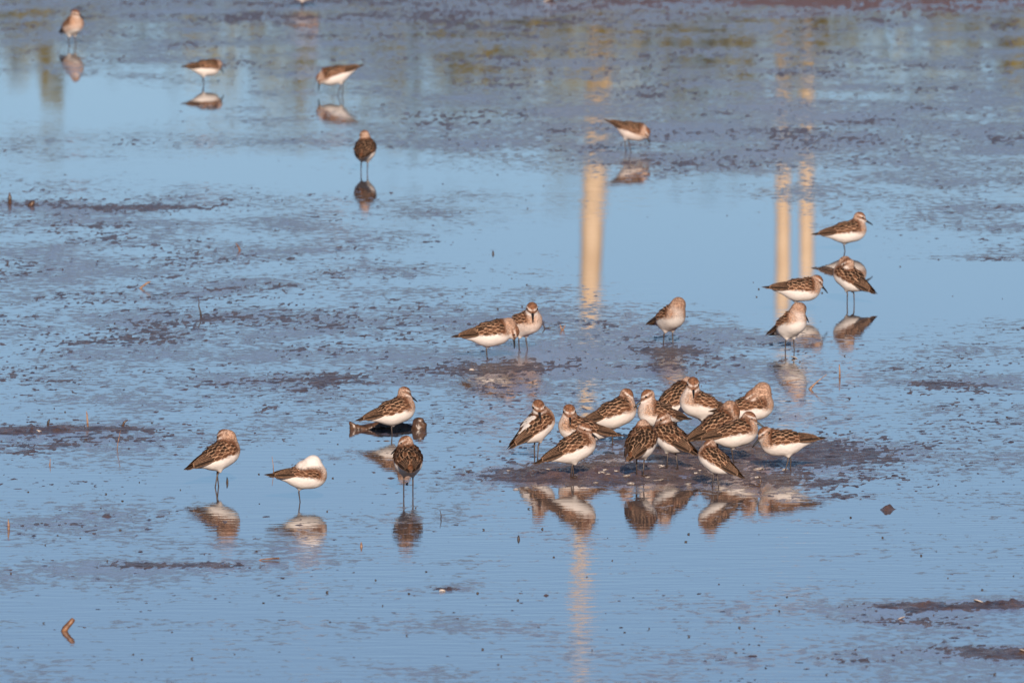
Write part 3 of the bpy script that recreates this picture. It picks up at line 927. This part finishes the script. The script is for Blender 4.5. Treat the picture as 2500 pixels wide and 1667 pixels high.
stick('broken_stick', 153, 1540, [(0, -2), (7, 7), (15, 16), (24, 26), (27, 30)], [8.5, 8, 7.0, 6.5, 5], 'short broken orange-brown stick leaning out of calm water, lower left corner', 'stick', M_STICK)
stick('twig', 490, 773, [(1, 0), (0, 8), (-5, 24), (-4, 34), (-7, 47)], [2.6, 2.2, 1.6, 1.2, 1], 'thin crooked twig standing upright in the speckled left shallows', 'twig', M_DARKREED)
stick('reed_stalk', 214, 1040, [(0, 0), (-1, 14), (-3, 37)], [2.4, 2.0, .9], 'split dry reed stalk standing on the left mud bank', 'reed', M_REED, extra=[[(1, 0), (1, 10), (-1, 33)]])
stick('reed_stalk', 285, 1098, [(0, 0), (3, 18), (9, 47)], [1.1, 1.0, .7], 'very thin slanting reed below the left mud bank', 'reed', M_REED)
stick('reed_stalk', 121, 1135, [(0, 0), (1, 6), (2, 16)], [3.2, 1.2, .6], 'tiny reed tuft in open water below the left mud bank', 'reed', M_REED)
stick('reed_stalk', 668, 1150, [(0, 0), (-1, 15), (-4, 36)], [1.1, .9, .6], 'thin reddish reed behind the white-necked sandpiper', 'reed', M_REED)
stick('reed_stalk', 1977, 950, [(-3, 0), (4, 5), (20, 20), (41, 36)], [5, 3.2, 1.3, .9], 'slanting dry reed with a thick base, right of the flock', 'reed', M_REED)
stick('reed_stalk', 2050, 921, [(0, 0), (0, 16), (-1, 32)], [2.6, 2.0, 1.2], 'short upright dry reed, right of the slanting one', 'reed', M_REED)
stick('reed_stalk', 1912, 934, [(0, 0), (14, 4), (42, 9)], [1.6, 1.5, .8], 'flat-lying pale reed left of the slanting one', 'reed', M_REED)
stick('wood_splinter', 618, 1367, [(0, 0.5), (20, 2), (45, 4), (64, 5)], [.8, 1.4, 2.2, 2.4], 'flat orange wood splinter lying at the end of the long low mud streak', 'stick', M_STICK)
stick('twig', 1850, 1187, [(0, 0), (6, 6), (8, 14), (2, 26)], [2.4, 2, 1.6, 1], 'forked brown twig at the front of the flock\'s mud bank', 'twig', M_WOOD, extra=[[(2, 1), (-18, 3), (-44, 5)], [(4, 4), (-4, 10), (-6, 12)]])
stick('stub', 21, 1291, [(0, 0), (0, 10), (-1, 24)], [3.4, 3, .8], 'pointed brown stub at the left edge of the picture', 'stub', M_REED)
stick('stub', 24, 497, [(0, 0), (0, 14), (-1, 26)], [5, 4.5, 1.2], 'blurred pointed stub by the far left mud streak', 'stub', M_WOOD)
stick('stub', 73, 503, [(-3, 0), (6, 8), (12, 10)], [7, 6, 3], 'blurred dark lump of wood on the far left mud streak', 'stub', M_WOOD)
stick('reed_stalk', 342, 704, [(-6, 0), (6, 5), (16, 12), (26, 17)], [3.2, 2.4, 2.6, 1], 'small pale reed blade lying in the left shallows', 'reed', M_REED)
stick('stub', 1203, 620, [(0, 0), (1, 4), (0, 8)], [3, 2.4, 1], 'small dark stub at the left tip of the calm pool', 'stub', M_DARKREED)
stick('twig', 1076, 1266, [(0, 0), (1, 9), (-2, 22)], [1.3, 1.2, .7], 'tiny dark twig in calm water right of the foreground bird seen from behind', 'twig', M_DARKREED)
stick('stub', 117, 1037, [(-1, 0), (1, 8), (4, 14)], [3.4, 3, 1.2], 'short dark stub on the left mud bank near a shell', 'stub', M_DARKREED)
stick('stub', 300, 1039, [(-2, 0), (3, 8), (12, 14)], [4, 2.6, 1], 'leaning dark stub at the right end of the left mud bank', 'stub', M_WOOD)
stick('stub', 882, 1334, [(0, 0), (0, 5), (0, 11)], [4, 3, 1], 'little brown cone-shaped stub in calm water below the foreground birds', 'stub', M_REED)
stick('stub', 1266, 1316, [(0, 0), (0, 5), (0, 10)], [4.5, 3, 1], 'little dark stub left of the pole\'s reflection', 'stub', M_DARKREED)
stick('floating_feather', 554, 1178, [(0, 0), (1, 6), (0, 14)], [3.6, 2.6, .8], 'small dark feather standing in the water beside the leftmost foreground bird', 'feather', M_DARKREED)
stick('twig', 1373, 806, [(0, 0), (-3, 6), (-6, 14)], [3, 2, 1], 'two-pronged brown sprout right of the pair of sandpipers', 'twig', M_REED, extra=[[(1, 0), (4, 8), (8, 13)]])
stick('twig', 1332, 802, [(0, 0), (-4, 6), (-9, 12)], [2.4, 1.6, .8], 'thin dark sprout just right of the pair of sandpipers', 'twig', M_DARKREED, extra=[[(0, 0), (12, 3), (24, 4)]])
stick('twig', 582, 612, [(4, 0), (2, 6), (-6, 18)], [3, 2.4, 1], 'blurred brown sprig in the far left shallows', 'twig', M_STICK)

def shell_mesh(seed):
    r = np.random.default_rng(seed)
    V = [(0, 0, .0016)]; T = []
    for ring, rad in ((1, .55), (2, 1.0)):
        for k in range(9):
            a = math.pi * (k / 8.0) * 1.25 - .4
            w = rad * (1 + .10 * math.cos(k * math.pi)) * (1 + .1 * r.normal())
            V.append((math.cos(a) * w * .0085, math.sin(a) * w * .0085, .0042 * (1 - (rad - .4) ** 2) + .0004 * (k % 2)))
    for k in range(8):
        T.append((0, 1 + k, 2 + k))
        T.append((1 + k, 10 + k, 11 + k)); T.append((1 + k, 11 + k, 2 + k))
    V = np.array(V); V[:, 2] *= 0.75
    under = V * np.array([1, 1, .8]) - np.array([0, 0, .0012])
    n = len(V)
    T2 = [(a + n, c + n, b + n) for a, b, c in T]
    rim = []
    ring = [0] + list(range(10, 19))
    for i in range(len(ring)):
        a, b = ring[i], ring[(i + 1) % len(ring)]
        rim += [(a, a + n, b), (b, a + n, b + n)]
    return build_mesh('shell', np.concatenate([V, under]), np.array(T + T2 + rim))
shells = [shell_mesh(i) for i in range(4)]
SH = [(1338, 1146, 1), (1362, 1146, .9), (1242, 1151, .8), (1470, 1148, 1.6), (1478, 1152, 1.1), (1505, 1150, 1), (1484, 1157, .9), (1530, 1162, 1.4), (1582, 1168, 1), (1613, 1172, 1.2), (1600, 1176, .8),
      (1540, 1182, 1.4), (1455, 1180, 1), (1620, 1139, 1.8), (1612, 1142, 1), (1703, 1107, .9), (1850, 1143, 1.9), (1860, 1146, 1.0), (1916, 1147, 1.1), (1700, 1156, 1), (1680, 1182, 1.2), (1803, 1104, .8), (1850, 1166, 1.3), (1710, 1149, .8), (1260, 1195, 1), (1285, 1191, .9)]
for i, (px, py, s) in enumerate(SH):
    x, y, z = stand(px, py)
    o = link('shell', shells[i % 4], M_SHELL)
    o.location = (x, y, z + .0005); o.scale = (s * .62, s * .9, s * .6)
    o.rotation_euler = (random.uniform(-.1, .15), random.uniform(-.15, .15), random.uniform(-.6, .6))
    tag(o, 'small white shell fragment on the mud bank under the flock', 'shell', 'shell fragments under the flock')
for px, py, s, lab in [(97, 1051, 1.3, 'white shell fragment on the left mud bank'), (2390, 1471, 2.0, 'orange-white shell on the lower right mud bank\'s crest'), (2200, 1511, 1.6, 'flat white shell on the lower right mud bank\'s front'),
                       (2498, 1590, 1.5, 'white shell at the right edge of the bottom right mud patch'), 
                       (1342, 4, 5.0, 'blurred white patch built as a shell at the top edge of the picture'), (1152, 902, 1.2, 'white shell in the shallows below the pair of sandpipers'), (1940, 875, 1.5, 'white shell in the water below the preening sandpiper'), (1080, 1443, 1.2, 'white shell on a small mud lump in the calm foreground water')]:  # the large top-edge one gives an unidentified white patch a shell's form
    x, y, z = stand(px, py)
    o = link('shell', shells[int(px) % 4], M_SHELL)
    o.location = (x, y, z + .0005); o.scale = (s * .6, s * .7, s * .5)
    o.rotation_euler = (.4, .1, px % 6)
    tag(o, lab, 'shell')

# tiny dark shoots and crumbs nobody could count
parts = []
for i in range(260):
    px = random.uniform(-400, 2900); py = 420 + 1230 * random.random() ** 0.9
    x, y, z = stand(px, py)
    hgt = random.uniform(.0006, .0028) ; r = random.uniform(.0008, .0024)
    parts.append(tube([(x, y, z - .002), (x + random.uniform(-.001, .001), y, z + hgt * .6), (x + random.uniform(-.003, .003), y, z + hgt)], [r * 1.5, r, r * .4], 5))
v, f = merge(parts)
tag(link('mud_crumbs', build_mesh('mud_crumbs', v, f), M_DARKREED), 'tiny dark shoots and mud crumbs scattered over the shallows', 'debris', kind='stuff')
